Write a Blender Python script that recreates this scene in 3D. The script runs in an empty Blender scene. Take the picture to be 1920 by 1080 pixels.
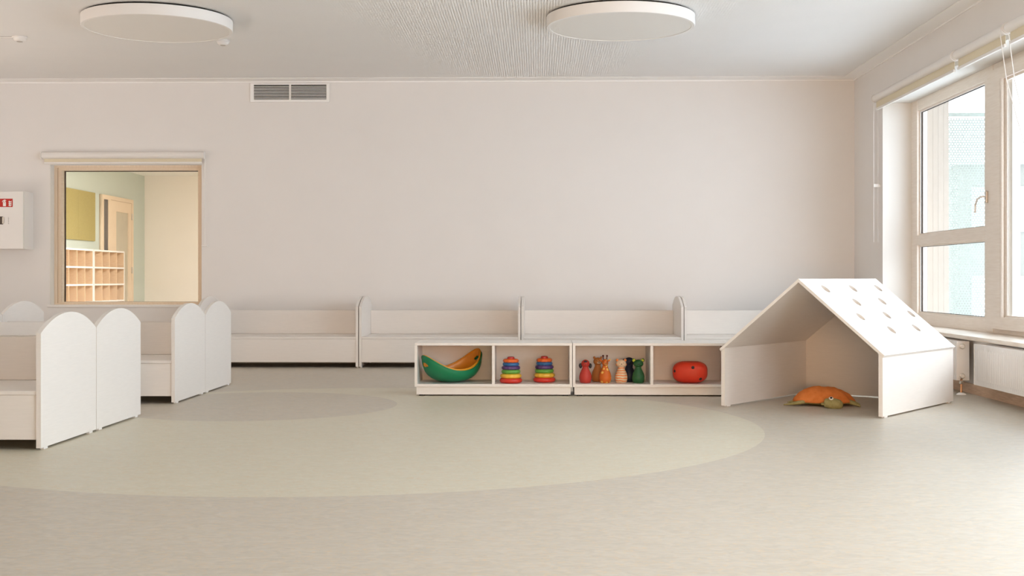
import bpy, bmesh, math, random
from mathutils import Vector, Matrix
random.seed(4)
R = math.radians
C = bpy.context.scene.collection
S = bpy.context.scene

# ------------------------------------------------------------------ camera, sky, light, exposure
cd = bpy.data.cameras.new('camera'); cam = bpy.data.objects.new('camera', cd); C.objects.link(cam)
cam.location = (0, 0, .86); cam.rotation_euler = (R(90), 0, .02)
cd.sensor_width = 36; cd.lens = 36*2336/1920; cd.shift_y = -18.5/1920
cd.clip_start = .05; cd.clip_end = 300
S.camera = cam

SKY = 5.6
w = bpy.data.worlds.new('sky'); S.world = w; w.use_nodes = True
bg = w.node_tree.nodes['Background']
bg.inputs['Color'].default_value = (.78, .885, 1.0, 1); bg.inputs['Strength'].default_value = SKY

def area(name, loc, rot, sx, sy, energy, col, portal=False):
    l = bpy.data.lights.new(name, 'AREA'); l.shape = 'RECTANGLE'; l.size = sx; l.size_y = sy
    l.energy = energy; l.color = col
    if portal: l.cycles.is_portal = True
    o = bpy.data.objects.new(name, l); C.objects.link(o); o.location = loc; o.rotation_euler = rot
    return o
WZ0, WZ1 = .435, 2.51                      # window openings in the right wall
OPEN = [(6.0, 11.78), (.4, 5.2)]           # their extent along the wall
for i, (a, b) in enumerate(OPEN):
    area('window_portal', (3.66, (a+b)/2, (WZ0+WZ1)/2), (0, R(90), 0), WZ1-WZ0, b-a, 1, (1, 1, 1), True)
sun = bpy.data.lights.new('hazy_sun', 'SUN'); sun.energy = .35; sun.angle = R(7); sun.color = (1, .98, .96)
so = bpy.data.objects.new('hazy_sun', sun); C.objects.link(so)
so.rotation_euler = Vector((1.0, -.75, .62)).to_track_quat('Z', 'Y').to_euler()
area('corridor_lamp', (-4.3, 19.0, 2.8), (0, 0, 0), .9, 1.8, 270, (1, .985, .97))
area('side_fill_light', (3.60, 2.8, 1.45), (0, R(112), 0), 2.0, 4.7, 125, (.80, .91, 1))               # added fill lamp set in the unseen window beside the camera
o_ = area('rear_fill_light', (.5, -2.4, .85), (R(90), 0, R(-9)), 2.6, 1.1, 54, (1, .60, .32)); o_.data.spread = R(88)     # added warm fill lamp behind the camera, aimed towards the playhouse
area('left_fill_light', (-6.5, 8.3, .7), (0, R(-150), 0), 1.0, 5.6, 80, (1, .87, .78))     # added fill lamp tilted up at the ceiling; this wall has no windows

S.view_settings.view_transform = 'Standard'; S.view_settings.look = 'None'
S.view_settings.gamma = 1; S.view_settings.use_curve_mapping = False
S.view_settings.exposure = 0.29
S.cycles.max_bounces = 14; S.cycles.diffuse_bounces = 8; S.cycles.transparent_max_bounces = 16
S.cycles.sample_clamp_indirect = 6; S.cycles.caustics_reflective = False; S.cycles.caustics_refractive = False

# ------------------------------------------------------------------ materials
def mat(name, col, rough=.5, spec=.4, vary=0, scale=8, stretch=(1, 1, 1), bump=0, metal=0, col2=None, coat=0):
    m = bpy.data.materials.new(name); m.use_nodes = True
    nt = m.node_tree; p = nt.nodes['Principled BSDF']
    p.inputs['Roughness'].default_value = rough; p.inputs['Specular IOR Level'].default_value = spec
    p.inputs['Metallic'].default_value = metal; p.inputs['Coat Weight'].default_value = coat
    tc = nt.nodes.new('ShaderNodeTexCoord'); mp = nt.nodes.new('ShaderNodeMapping')
    mp.inputs['Scale'].default_value = stretch
    nt.links.new(tc.outputs['Object'], mp.inputs['Vector'])
    nz = nt.nodes.new('ShaderNodeTexNoise'); nz.inputs['Scale'].default_value = scale
    nz.inputs['Detail'].default_value = 5
    nt.links.new(mp.outputs['Vector'], nz.inputs['Vector'])
    rp = nt.nodes.new('ShaderNodeValToRGB'); nt.links.new(nz.outputs['Fac'], rp.inputs['Fac'])
    rp.color_ramp.elements[0].position = .3; rp.color_ramp.elements[1].position = .7
    if col2 is None:
        col2 = tuple(min(1, c*(1+vary)) for c in col); col = tuple(c*(1-vary) for c in col)
    rp.color_ramp.elements[0].color = (*col, 1); rp.color_ramp.elements[1].color = (*col2, 1)
    nt.links.new(rp.outputs['Color'], p.inputs['Base Color'])
    if bump:
        b = nt.nodes.new('ShaderNodeBump'); b.inputs['Strength'].default_value = bump; b.inputs['Distance'].default_value = .002
        nt.links.new(nz.outputs['Fac'], b.inputs['Height']); nt.links.new(b.outputs['Normal'], p.inputs['Normal'])
    return m
def emit(name, col, s):
    m = bpy.data.materials.new(name); m.use_nodes = True; p = m.node_tree.nodes['Principled BSDF']
    p.inputs['Base Color'].default_value = (*col, 1)
    p.inputs['Emission Color'].default_value = (*col, 1); p.inputs['Emission Strength'].default_value = s
    return m
M = {}
M['wall'] = mat('wall_paint', (.81, .78, .755), .85, .2, .008, 3, bump=.02)
M['ceil_plain'] = mat('ceiling_paint', (.92, .90, .88), .85, .2, .006, 3)
M['felt'] = mat('ceiling_felt', (.38, .34, .30), .95, .1, .05, 60)
M['white'] = mat('white_laminate', (.79, .75, .71), .42, .4, .018, 9, (1, 1, 14), .02)
M['white_metal'] = mat('white_enamel', (.82, .79, .76), .35, .5, .006, 10)
M['reveal'] = mat('reveal_paint', (.76, .735, .70), .7, .3, .006, 6)
M['lamp'] = mat('lamp_diffuser', (.80, .77, .73), .6, .3, .004, 4)
M['lampring'] = mat('lamp_ring_white', (.84, .81, .78), .45, .4, .004, 4)
M['pine'] = mat('pale_pine', (.80, .64, .47), .5, .35, 0, 7, (14, 1, 14), .03, col2=(.86, .72, .56))
M['pine_white'] = mat('white_glazed_pine', (.80, .72, .64), .45, .4, 0, 6, (14, 1, 14), .03, col2=(.86, .79, .72))
M['pine_v'] = mat('pale_pine_upright', (.78, .62, .45), .5, .35, 0, 7, (14, 14, 1), .03, col2=(.85, .70, .54))
M['birch'] = mat('birch_ply', (.68, .47, .30), .55, .3, 0, 6, (3, 3, 22), .02, col2=(.75, .55, .37))
M['oak'] = mat('oak_skirting', (.52, .34, .22), .5, .35, 0, 9, (8, 1.2, 14), .05, col2=(.66, .47, .33))
M['sill'] = mat('sill_board', (.78, .66, .54), .32, .5, 0, 5, (12, .8, 12), .03, col2=(.90, .84, .77))
M['fabric'] = mat('blind_fabric', (.74, .66, .50), .9, .1, .02, 60)
M['cord'] = mat('white_cord', (.82, .80, .77), .6, .3, .01, 30)
M['black'] = mat('dark_gap', (.02, .018, .016), .8, .2, .1, 10)
M['seal'] = mat('rubber_seal', (.09, .065, .05), .6, .3, .05, 30)
M['steel'] = mat('brushed_steel', (.62, .58, .52), .3, .5, .03, 30, metal=1)
M['copper'] = mat('copper_pipe', (.55, .33, .2), .35, .5, .05, 20, metal=.8)
M['green_wall'] = mat('sage_paint', (.60, .655, .60), .85, .2, .008, 3)
M['cream_wall'] = mat('cream_paint', (.86, .80, .73), .85, .2, .008, 3)
M['pinboard'] = mat('mustard_felt', (.42, .35, .15), .95, .1, .10, 55)
M['glow'] = mat('lamp_shade', (.9, .85, .75), .6, .3)
M['smoked'] = mat('dark_glass', (.09, .075, .07), .15, .5, .02, 5)
M['frosted'] = mat('frosted_glass', (.55, .49, .38), .3, .5, .04, 6)
M['sign_red'] = mat('sign_red', (.52, .02, .012), .4, .4, .02, 12)
M['sign_white'] = mat('sign_white', (.88, .86, .83), .4, .4, .01, 12)
M['ink'] = mat('printed_ink', (.05, .045, .04), .5, .3, .02, 12)
M['turq'] = mat('turquoise_sheet', (.30, .325, .285), .5, .4, .02, 3)
M['cladding'] = mat('pale_cladding', (.38, .32, .27), .8, .2, .03, 7, (4, 4, 1))
M['soffit'] = mat('balcony_soffit', (.80, .80, .80), .8, .2, .01, 3)
M['snow'] = mat('snow', (.86, .88, .90), .9, .2, .02, 2)
M['far_brick'] = mat('pink_brick', (.20, .125, .105), .9, .2, .05, 3)
M['far_white'] = mat('far_render', (.35, .35, .345), .8, .2, .02, 2)
M['far_grey'] = mat('far_grey_render', (.20, .19, .165), .9, .2, .03, 2)
M['far_glass'] = mat('far_glass', (.25, .28, .30), .2, .5, .03, 2)
M['far_metal'] = mat('far_metal', (.30, .31, .32), .4, .5, .05, 3)
M['bark'] = mat('bark', (.22, .17, .14), .9, .1, .1, 8)
M['orange_shell'] = mat('orange_corduroy', (.66, .19, .045), .95, .1, 0, 30, (1, 1, 1), .6, col2=(.76, .25, .07))
M['olive'] = mat('olive_plush', (.30, .26, .105), .95, .1, 0, 60, (1, 1, 1), .5, col2=(.40, .35, .16))
M['bowl_green'] = mat('green_plastic', (.008, .21, .085), .32, .5, .02, 5)
M['bowl_yellow'] = mat('amber_plastic', (.78, .33, .02), .32, .5, .02, 5)
for k, c in dict(r_red=(.62, .035, .02), r_yellow=(.80, .48, .05), r_green=(.12, .36, .05), r_purple=(.10, .045, .17), r_blue=(.03, .13, .32), r_orange=(.80, .14, .015), r_cap=(.55, .03, .02)).items():
    M[k] = mat('plastic_'+k[2:], c, .32, .5, .02, 6)
M['dog_red'] = mat('red_rubber', (.50, .045, .03), .5, .4, .03, 20)
M['dog_black'] = mat('black_rubber', (.025, .02, .02), .5, .4, .03, 20)
M['bear_tan'] = mat('tan_rubber', (.52, .20, .05), .5, .4, .05, 20)
M['cream_rubber'] = mat('cream_rubber', (.72, .52, .34), .5, .4, .03, 20)
M['navy'] = mat('navy_rubber', (.012, .02, .045), .5, .4, .03, 20)
M['dgreen'] = mat('dark_green_rubber', (.02, .10, .03), .5, .4, .05, 20)
M['lime'] = mat('lime_rubber', (.55, .60, .05), .5, .4, .05, 20)
M['ball'] = mat('vermilion_rubber', (.68, .045, .015), .45, .4, .04, 14, bump=.05)
M['horn'] = mat('brown_rubber', (.13, .03, .02), .5, .4, .03, 20)
M['tiger_orange'] = mat('tiger_orange', (.78, .24, .06), .5, .4, .03, 20)

def two_tone(name, base, mark, kind):
    m = mat(name, base, .5, .4, .02, 20); nt = m.node_tree; p = nt.nodes['Principled BSDF']
    tc = nt.nodes.new('ShaderNodeTexCoord')
    mix = nt.nodes.new('ShaderNodeMix'); mix.data_type = 'RGBA'
    mix.inputs['A'].default_value = (*base, 1); mix.inputs['B'].default_value = (*mark, 1)
    lt = nt.nodes.new('ShaderNodeMath'); lt.operation = 'LESS_THAN'
    if kind == 'spots':
        v = nt.nodes.new('ShaderNodeTexVoronoi'); v.inputs['Scale'].default_value = 31; v.inputs['Randomness'].default_value = .55
        nt.links.new(tc.outputs['Object'], v.inputs['Vector']); nt.links.new(v.outputs['Distance'], lt.inputs[0]); lt.inputs[1].default_value = .33
    else:
        v = nt.nodes.new('ShaderNodeTexWave'); v.bands_direction = 'Z'; v.inputs['Scale'].default_value = 17
        v.inputs['Distortion'].default_value = 3.5; v.inputs['Detail Scale'].default_value = 1.2
        nt.links.new(tc.outputs['Object'], v.inputs['Vector']); nt.links.new(v.outputs['Fac'], lt.inputs[0]); lt.inputs[1].default_value = .30
    nt.links.new(lt.outputs[0], mix.inputs['Factor']); nt.links.new(mix.outputs['Result'], p.inputs['Base Color'])
    return m
M['giraffe'] = two_tone('giraffe_pattern', (.60, .13, .012), (.85, .55, .12), 'spots')
M['tiger'] = two_tone('tiger_pattern', (.74, .55, .36), (.78, .20, .04), 'stripes')

def perforated():
    m = mat('perforated_plaster', (.95, .935, .92), .85, .2, .006, 3); nt = m.node_tree; p = nt.nodes['Principled BSDF']
    out = nt.nodes['Material Output']
    tc = nt.nodes.new('ShaderNodeTexCoord')
    def math_(op, a, b=None):
        n = nt.nodes.new('ShaderNodeMath'); n.operation = op
        for i, v in enumerate((a, b)):
            if v is None: continue
            if isinstance(v, (int, float)): n.inputs[i].default_value = v
            else: nt.links.new(v, n.inputs[i])
        return n.outputs[0]
    sp = nt.nodes.new('ShaderNodeSeparateXYZ'); nt.links.new(tc.outputs['Object'], sp.inputs[0])
    d = []
    for ax in 'XY':
        u = math_('SUBTRACT', math_('FRACT', math_('MULTIPLY', sp.outputs[ax], 1/.0215)), .5)
        d.append(math_('MULTIPLY', u, u))
    hole = math_('LESS_THAN', math_('ADD', d[0], d[1]), .23**2)
    tr = nt.nodes.new('ShaderNodeBsdfTransparent'); mx = nt.nodes.new('ShaderNodeMixShader')
    nt.links.new(hole, mx.inputs[0]); nt.links.new(p.outputs[0], mx.inputs[1]); nt.links.new(tr.outputs[0], mx.inputs[2])
    nt.links.new(mx.outputs[0], out.inputs['Surface'])
    return m
M['perf'] = perforated()

def glass(name='window_glass', base=.012):
    m = bpy.data.materials.new(name); m.use_nodes = True; nt = m.node_tree
    nt.nodes.remove(nt.nodes['Principled BSDF']); out = nt.nodes['Material Output']
    tr = nt.nodes.new('ShaderNodeBsdfTransparent'); tr.inputs[0].default_value = (.97, .98, .975, 1)
    gl = nt.nodes.new('ShaderNodeBsdfGlossy'); gl.inputs['Roughness'].default_value = .01
    lw = nt.nodes.new('ShaderNodeLayerWeight'); lw.inputs[0].default_value = .5
    pw = nt.nodes.new('ShaderNodeMath'); pw.operation = 'POWER'; nt.links.new(lw.outputs['Facing'], pw.inputs[0]); pw.inputs[1].default_value = 5
    fr = nt.nodes.new('ShaderNodeMath'); fr.operation = 'MULTIPLY_ADD'; nt.links.new(pw.outputs[0], fr.inputs[0]); fr.inputs[1].default_value = .4; fr.inputs[2].default_value = base
    mx = nt.nodes.new('ShaderNodeMixShader')
    nt.links.new(fr.outputs[0], mx.inputs[0]); nt.links.new(tr.outputs[0], mx.inputs[1]); nt.links.new(gl.outputs[0], mx.inputs[2])
    nt.links.new(mx.outputs[0], out.inputs['Surface'])
    return m
M['glass'] = glass()
M['clear_glass'] = glass('clear_glass', .003)

def linoleum():
    m = bpy.data.materials.new('marbled_linoleum'); m.use_nodes = True; nt = m.node_tree; p = nt.nodes['Principled BSDF']
    p.inputs['Roughness'].default_value = .42; p.inputs['Specular IOR Level'].default_value = .4
    N = nt.nodes.new; L = nt.links.new
    tc = N('ShaderNodeTexCoord')
    def disc(cx, cy, r):
        s = N('ShaderNodeVectorMath'); s.operation = 'DISTANCE'; s.inputs[1].default_value = (cx, cy, 0); L(tc.outputs['Object'], s.inputs[0])
        l = N('ShaderNodeMath'); l.operation = 'LESS_THAN'; L(s.outputs['Value'], l.inputs[0]); l.inputs[1].default_value = r
        return l.outputs[0]
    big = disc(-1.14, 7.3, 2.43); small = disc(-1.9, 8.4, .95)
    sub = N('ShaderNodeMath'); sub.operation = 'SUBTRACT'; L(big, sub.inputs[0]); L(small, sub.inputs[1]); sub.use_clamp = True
    def noise(sc, st, det=6, dist=0.6):
        mp = N('ShaderNodeMapping'); mp.inputs['Scale'].default_value = st; L(tc.outputs['Object'], mp.inputs[0])
        n = N('ShaderNodeTexNoise'); n.inputs['Scale'].default_value = sc; n.inputs['Detail'].default_value = det; n.inputs['Distortion'].default_value = dist
        L(mp.outputs[0], n.inputs['Vector']); return n.outputs['Fac']
    def ramp(f, a, b, c0, c1):
        r = N('ShaderNodeValToRGB'); L(f, r.inputs[0]); e = r.color_ramp.elements
        e[0].position = a; e[1].position = b; e[0].color = (*c0, 1); e[1].color = (*c1, 1); return r.outputs[0]
    def mixc(f, a, b):
        x = N('ShaderNodeMix'); x.data_type = 'RGBA'; L(f, x.inputs['Factor']) if not isinstance(f, float) else None
        L(a, x.inputs['A']); L(b, x.inputs['B']); return x.outputs['Result']
    n1 = noise(26, (.55, 1, 1), 8, 1.5); n2 = noise(48, (.55, 1, 1), 6, 2.2)
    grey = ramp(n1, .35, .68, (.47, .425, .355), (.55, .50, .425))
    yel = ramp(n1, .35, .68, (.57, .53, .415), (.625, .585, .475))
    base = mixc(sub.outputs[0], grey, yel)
    warm = ramp(n2, .0, 1, (.60, .47, .31), (.60, .47, .31))
    fleck = N('ShaderNodeMapRange'); L(n2, fleck.inputs[0]); fleck.inputs[1].default_value = .53; fleck.inputs[2].default_value = .68; fleck.inputs[4].default_value = .75
    base = mixc(fleck.outputs[0], base, warm)
    cool = ramp(n2, .0, 1, (.50, .49, .45), (.50, .49, .45))
    fl2 = N('ShaderNodeMapRange'); L(n2, fl2.inputs[0]); fl2.inputs[1].default_value = .40; fl2.inputs[2].default_value = .30; fl2.inputs[4].default_value = .5
    base = mixc(fl2.outputs[0], base, cool)
    L(base, p.inputs['Base Color'])
    return m
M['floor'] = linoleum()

# ------------------------------------------------------------------ mesh helpers
def box(bm, x0, x1, y0, y1, z0, z1, bev=0):
    if x0 > x1: x0, x1 = x1, x0
    if y0 > y1: y0, y1 = y1, y0
    if z0 > z1: z0, z1 = z1, z0
    m = Matrix.Translation(((x0+x1)/2, (y0+y1)/2, (z0+z1)/2)) @ Matrix.Diagonal((x1-x0, y1-y0, z1-z0, 1))
    r = bmesh.ops.create_cube(bm, size=1, matrix=m)
    if bev:
        es = {e for v in r['verts'] for e in v.link_edges}
        bmesh.ops.bevel(bm, geom=list(es), offset=bev, segments=2, profile=.5, affect='EDGES')
    return bm
def B(*a, **k): return box(bmesh.new(), *a, **k)
def boxes(lst, bev=0):
    bm = bmesh.new()
    for b in lst: box(bm, *b, bev=bev)
    return bm
def lathe(prof, n=32, center=(0, 0, 0), bm=None, axis='z', closed=True):
    bm = bm or bmesh.new(); rings = []
    cx, cy, cz = center
    def P(r, a, h):
        u, v = r*math.cos(a), r*math.sin(a)
        return (cx+u, cy+v, cz+h) if axis == 'z' else ((cx+h, cy+u, cz+v) if axis == 'x' else (cx+v, cy+h, cz+u))
    for r, h in prof:
        if r < 1e-6: rings.append([bm.verts.new(P(0, 0, h))])
        else: rings.append([bm.verts.new(P(r, 2*math.pi*i/n, h)) for i in range(n)])
    for a, b in zip(rings, rings[1:]):
        for i in range(n):
            j = (i+1) % n
            if len(a) == 1 and len(b) == 1: continue
            if len(a) == 1: bm.faces.new((a[0], b[j], b[i]))
            elif len(b) == 1: bm.faces.new((a[i], a[j], b[0]))
            else: bm.faces.new((a[i], a[j], b[j], b[i]))
    return bm
def sphere(c, r, sc=(1, 1, 1), bm=None, n=20, rot=None):
    bm = bm or bmesh.new()
    m = Matrix.Translation(c) @ (rot.to_4x4() if rot else Matrix.Identity(4)) @ Matrix.Diagonal((*sc, 1))
    bmesh.ops.create_uvsphere(bm, u_segments=n, v_segments=max(8, n*2//3), radius=r, matrix=m)
    return bm
def torus(Rr, r, cz=0, n=36, k=12, bm=None, bumps=0):
    bm = bm or bmesh.new(); g = []
    for i in range(n):
        a = 2*math.pi*i/n; q = r*(1+(.16*math.cos(bumps*a) if bumps else 0))
        g.append([bm.verts.new(((Rr+q*math.cos(b))*math.cos(a), (Rr+q*math.cos(b))*math.sin(a), cz+r*math.sin(b)*.95)) for b in (2*math.pi*j/k for j in range(k))])
    for i in range(n):
        for j in range(k):
            bm.faces.new((g[i][j], g[(i+1) % n][j], g[(i+1) % n][(j+1) % k], g[i][(j+1) % k]))
    return bm
def tube(pts, r, n=8, bm=None):
    bm = bm or bmesh.new(); pts = [Vector(p) for p in pts]; rings = []
    for i, p in enumerate(pts):
        t = (pts[min(i+1, len(pts)-1)]-pts[max(i-1, 0)]).normalized()
        a = t.cross(Vector((0, 0, 1))) if abs(t.z) < .9 else t.cross(Vector((1, 0, 0)))
        a.normalize(); b = t.cross(a)
        rr = r[i] if isinstance(r, (list, tuple)) else r
        rings.append([bm.verts.new(p+a*rr*math.cos(2*math.pi*k/n)+b*rr*math.sin(2*math.pi*k/n)) for k in range(n)])
    for A_, B_ in zip(rings, rings[1:]):
        for k in range(n): bm.faces.new((A_[k], A_[(k+1) % n], B_[(k+1) % n], B_[k]))
    bm.faces.new(rings[0]); bm.faces.new(rings[-1]); return bm
def plate(outline, holes, t, m, bev=0):
    """flat board: 2-D outline with holes, thickness t along local z from 0, mapped by matrix m"""
    cu = bpy.data.curves.new('tmp', 'CURVE'); cu.dimensions = '2D'; cu.fill_mode = 'BOTH'; cu.extrude = t/2
    for loop in [outline]+list(holes):
        s = cu.splines.new('POLY'); s.points.add(len(loop)-1); s.use_cyclic_u = True
        for p, q in zip(s.points, loop): p.co = (q[0], q[1], 0, 1)
    o = bpy.data.objects.new('tmp', cu); me = bpy.data.meshes.new_from_object(o)
    bm = bmesh.new(); bm.from_mesh(me)
    bpy.data.objects.remove(o); bpy.data.curves.remove(cu); bpy.data.meshes.remove(me)
    bmesh.ops.remove_doubles(bm, verts=bm.verts, dist=1e-5)
    bmesh.ops.translate(bm, verts=bm.verts, vec=(0, 0, t/2))
    bm.transform(m)
    return bm
YZ = Matrix(((0, 0, 1, 0), (1, 0, 0, 0), (0, 1, 0, 0), (0, 0, 0, 1)))      # (u,v,w)->(w,u,v): board in the YZ plane
XZ = Matrix(((1, 0, 0, 0), (0, 0, 1, 0), (0, 1, 0, 0), (0, 0, 0, 1)))      # board in the XZ plane
def rect(a, b, c, d): return [(a, c), (b, c), (b, d), (a, d)]
def circ(x, y, r, n=28): return [(x+r*math.cos(2*math.pi*i/n), y+r*math.sin(2*math.pi*i/n)) for i in range(n)]

def obj(name, bm, m, parent=None, smooth=False, world=False, fixn=True):
    if fixn: bmesh.ops.recalc_face_normals(bm, faces=bm.faces)
    if world and parent is not None:
        mi = (Matrix.Translation(parent.location) @ parent.rotation_euler.to_matrix().to_4x4()).inverted()
        bm.transform(mi)
    me = bpy.data.meshes.new(name); bm.to_mesh(me); bm.free()
    me.materials.append(M[m] if isinstance(m, str) else m)
    if smooth:
        for p in me.polygons: p.use_smooth = True
        if smooth != 'all': me.set_sharp_from_angle(angle=R(40))
    o = bpy.data.objects.new(name, me); C.objects.link(o)
    if parent is not None: o.parent = parent
    return o
def tag(o, label, cat, group=None):
    o['label'] = label; o['category'] = cat
    if group: o['group'] = group
    return o
def thing(name, label, cat, loc=(0, 0, 0), rotz=0, group=None):
    o = bpy.data.objects.new(name, None); C.objects.link(o); o.empty_display_size = .1
    o.location = loc; o.rotation_euler = (0, 0, rotz)
    return tag(o, label, cat, group)
def struct(o): o['kind'] = 'structure'; return o
def sroot(name, loc=(0, 0, 0)):
    o = bpy.data.objects.new(name, None); C.objects.link(o); o.empty_display_size = .1; o.location = loc; return struct(o)
def dup(root, loc, rotz=0, label=None, group=None):
    r = root.copy(); C.objects.link(r); r.location = loc; r.rotation_euler = (0, 0, rotz)
    if label: r['label'] = label
    if group: r['group'] = group
    for ch in list(root.children):
        c = ch.copy(); C.objects.link(c); c.parent = r
        for g in ch.children:
            d = g.copy(); C.objects.link(d); d.parent = c
    return r

# ------------------------------------------------------------------ the room
WX, WY, CZ = 3.2468, 12.81, 2.894
LX, FY = -6.6, -2.6
FP = 3.52                                   # window frame plane
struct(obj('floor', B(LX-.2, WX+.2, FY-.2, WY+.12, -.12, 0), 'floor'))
struct(obj('wall_left', B(LX-.2, LX, FY, WY, 0, CZ), 'wall'))
struct(obj('wall_front', B(LX-.2, WX+.38, FY-.2, FY, 0, CZ), 'wall'))
bx0, bx1, bz0, bz1 = -5.04, -3.465, .578, 2.036
struct(obj('wall_back', plate(rect(LX-.2, WX+.38, 0, CZ), [rect(bx0, bx1, bz0, bz1)], .24, Matrix.Translation((0, WY, 0)) @ XZ), 'wall'))
struct(obj('wall_right', plate(rect(FY, WY, 0, CZ), [rect(a, b, WZ0, WZ1) for a, b in OPEN], .37, Matrix.Translation((WX, 0, 0)) @ YZ), 'wall'))
ce = struct(obj('ceiling', B(LX, WX-.02, FY, WY-.02, CZ+.001, CZ+.003), 'perf'))
obj('felt_backing', B(LX-.2, WX+.38, FY-.2, WY+.24, CZ+.012, CZ+.20), 'felt', ce)
obj('border_strip', B(LX, WX, WY-.2, WY, CZ-.004, CZ+.02), 'ceil_plain', ce)
obj('border_strip', B(WX-.156, WX, FY, WY-.2, CZ-.004, CZ+.02), 'ceil_plain', ce)
struct(obj('trim_1', B(LX, WX, WY-.012, WY, CZ-.016, CZ-.004), 'ceil_plain'))
struct(obj('trim_2', B(WX-.012, WX, FY, WY-.012, CZ-.016, CZ-.004), 'ceil_plain'))
struct(obj('baseboard_right', B(WX-.016, WX, FY, WY, 0, .074, bev=.002), 'oak'))
struct(obj('baseboard_back', B(LX, WX-.016, WY-.016, WY, 0, .074, bev=.002), 'oak'))

# window band in the right wall
def window(name, a, b, posts, sashes):
    w_ = sroot(name, (FP, (a+b)/2, WZ0))
    W = lambda nm, bm, m, **k: obj(nm, bm, m, w_, world=True, **k)
    W('head_rail', B(FP, FP+.09, a, b, WZ1-.10, WZ1, bev=.003), 'pine_white')
    W('bottom_rail', B(FP, FP+.09, a, b, WZ0, .535, bev=.003), 'pine_white')
    for y0, y1 in posts: W('mullion', B(FP-.004, FP+.09, y0, y1, WZ0+.01, WZ1-.002, bev=.003), 'pine_white')
    prev = sorted(posts)
    edges = list(zip(prev, prev[1:]))
    for (p, q) in edges:
        y0, y1 = p[1], q[0]
        if (y0, y1) in sashes or any(abs(y0-s[0]) < .02 for s in sashes):
            # opening sash with its own frame
            s = obj('sash', plate(rect(y0-.02, y1+.02, .475, 2.445), [rect(y0+.10, y1-.25, .566, 2.36)], .05, Matrix.Translation((FP-.045, 0, 0)) @ YZ), 'pine_white', w_, world=True)
            obj('sash_bead', plate(rect(y0+.085, y1-.225, .552, 2.375), [rect(y0+.115, y1-.275, .58, 2.345)], .02, Matrix.Translation((FP-.005, 0, 0)) @ YZ), 'pine_white', w_, world=True)
            W('outer_stile', B(FP+.03, FP+.09, y1-.30, y1-.2, .56, 2.37, bev=.003), 'white_metal')
            W('glass_pane', B(FP+.028, FP+.034, y0+.09, y1-.24, .556, 2.37), 'glass')
        else:
            W('transom', B(FP-.004, FP+.09, y0, y1, 1.165, 1.255, bev=.003), 'pine_white')
            for z0, z1 in ((.535, 1.165), (1.255, WZ1-.10)):
                W('glazing_bead', plate(rect(y0, y1, z0, z1), [rect(y0+.016, y1-.016, z0+.016, z1-.016)], .014, Matrix.Translation((FP+.018, 0, 0)) @ YZ), 'pine_white')
                W('rubber_seal', plate(rect(y0+.002, y1-.002, z0+.002, z1-.002), [rect(y0+.020, y1-.020, z0+.020, z1-.020)], .012, Matrix.Translation((FP+.034, 0, 0)) @ YZ), 'seal')
                W('glass_pane', B(FP+.048, FP+.054, y0, y1, z0, z1), 'glass')
    return w_
w1 = window('window_1', 6.0, 11.78, [(6.0, 6.12), (8.32, 8.48), (9.68, 9.86), (11.60, 11.78)], [(8.48, 9.68)])
w3 = window('window_3', .4, 5.2, [(.4, .52), (2.7, 2.86), (5.08, 5.2)], [])
# handle on the casement stile
hd = obj('handle', B(FP-.062, FP-.040, 9.665, 9.70, 1.44, 1.53, bev=.004), 'steel', w1, world=True)
h2 = obj('lever', tube([(FP-.06, 9.68, 1.49), (FP-.085, 9.69, 1.49), (FP-.10, 9.75, 1.475), (FP-.10, 9.79, 1.43), (FP-.10, 9.80, 1.37)], .008), 'white_metal', w1, smooth=True, world=True)
h2.parent = hd
for a, b in OPEN:
    k = sroot('trim_3' if a > 5 else 'trim_4', (FP, (a+b)/2, WZ0))
    obj('sill_board', B(3.164, FP+.002, a+.001, b-.001, .405, .4355, bev=.004), 'sill', k, world=True)
    obj('reveal_lining', B(WX+.002, FP-.002, b-.004, b-.001, .436, WZ1-.001), 'reveal', k, world=True)
    obj('head_lining', B(WX+.002, FP-.002, a+.001, b-.004, WZ1-.004, WZ1-.001), 'reveal', k, world=True)

# window to the next room
w2 = sroot('window_2', ((bx0+bx1)/2, WY+.12, bz0))
W = lambda nm, bm, m, **k: obj(nm, bm, m, w2, world=True, **k)
fy = WY+.115
W('window_frame', plate(rect(bx0, bx1, bz0+.004, bz1), [rect(bx0+.068, bx1-.068, .6115, 1.988)], .12, Matrix.Translation((0, fy, 0)) @ XZ), 'pine')
W('window_casing', plate(rect(bx0, bx1, bz0+.004, bz1), [rect(bx0+.035, bx1-.035, .600, 2.012)], .02, Matrix.Translation((0, fy-.02, 0)) @ XZ), 'pine_v')
W('rubber_seal', plate(rect(bx0+.066, bx1-.066, .609, 1.99), [rect(bx0+.078, bx1-.071, .6135, 1.980)], .008, Matrix.Translation((0, fy+.105, 0)) @ XZ), 'seal')
W('glass_pane', B(bx0+.066, bx1-.066, fy+.113, fy+.118, .609, 1.99), 'clear_glass')
W('window_sill', B(bx0-.03, bx1+.03, WY-.016, fy, .560, .584, bev=.003), 'white_metal')
W('corner_bead', B(bx0-.004, bx0+.004, WY-.003, WY+.06, .585, bz1), 'reveal')
W('side_lining', B(bx0, bx0+.003, WY+.001, fy-.02, .585, bz1), 'reveal')

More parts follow.
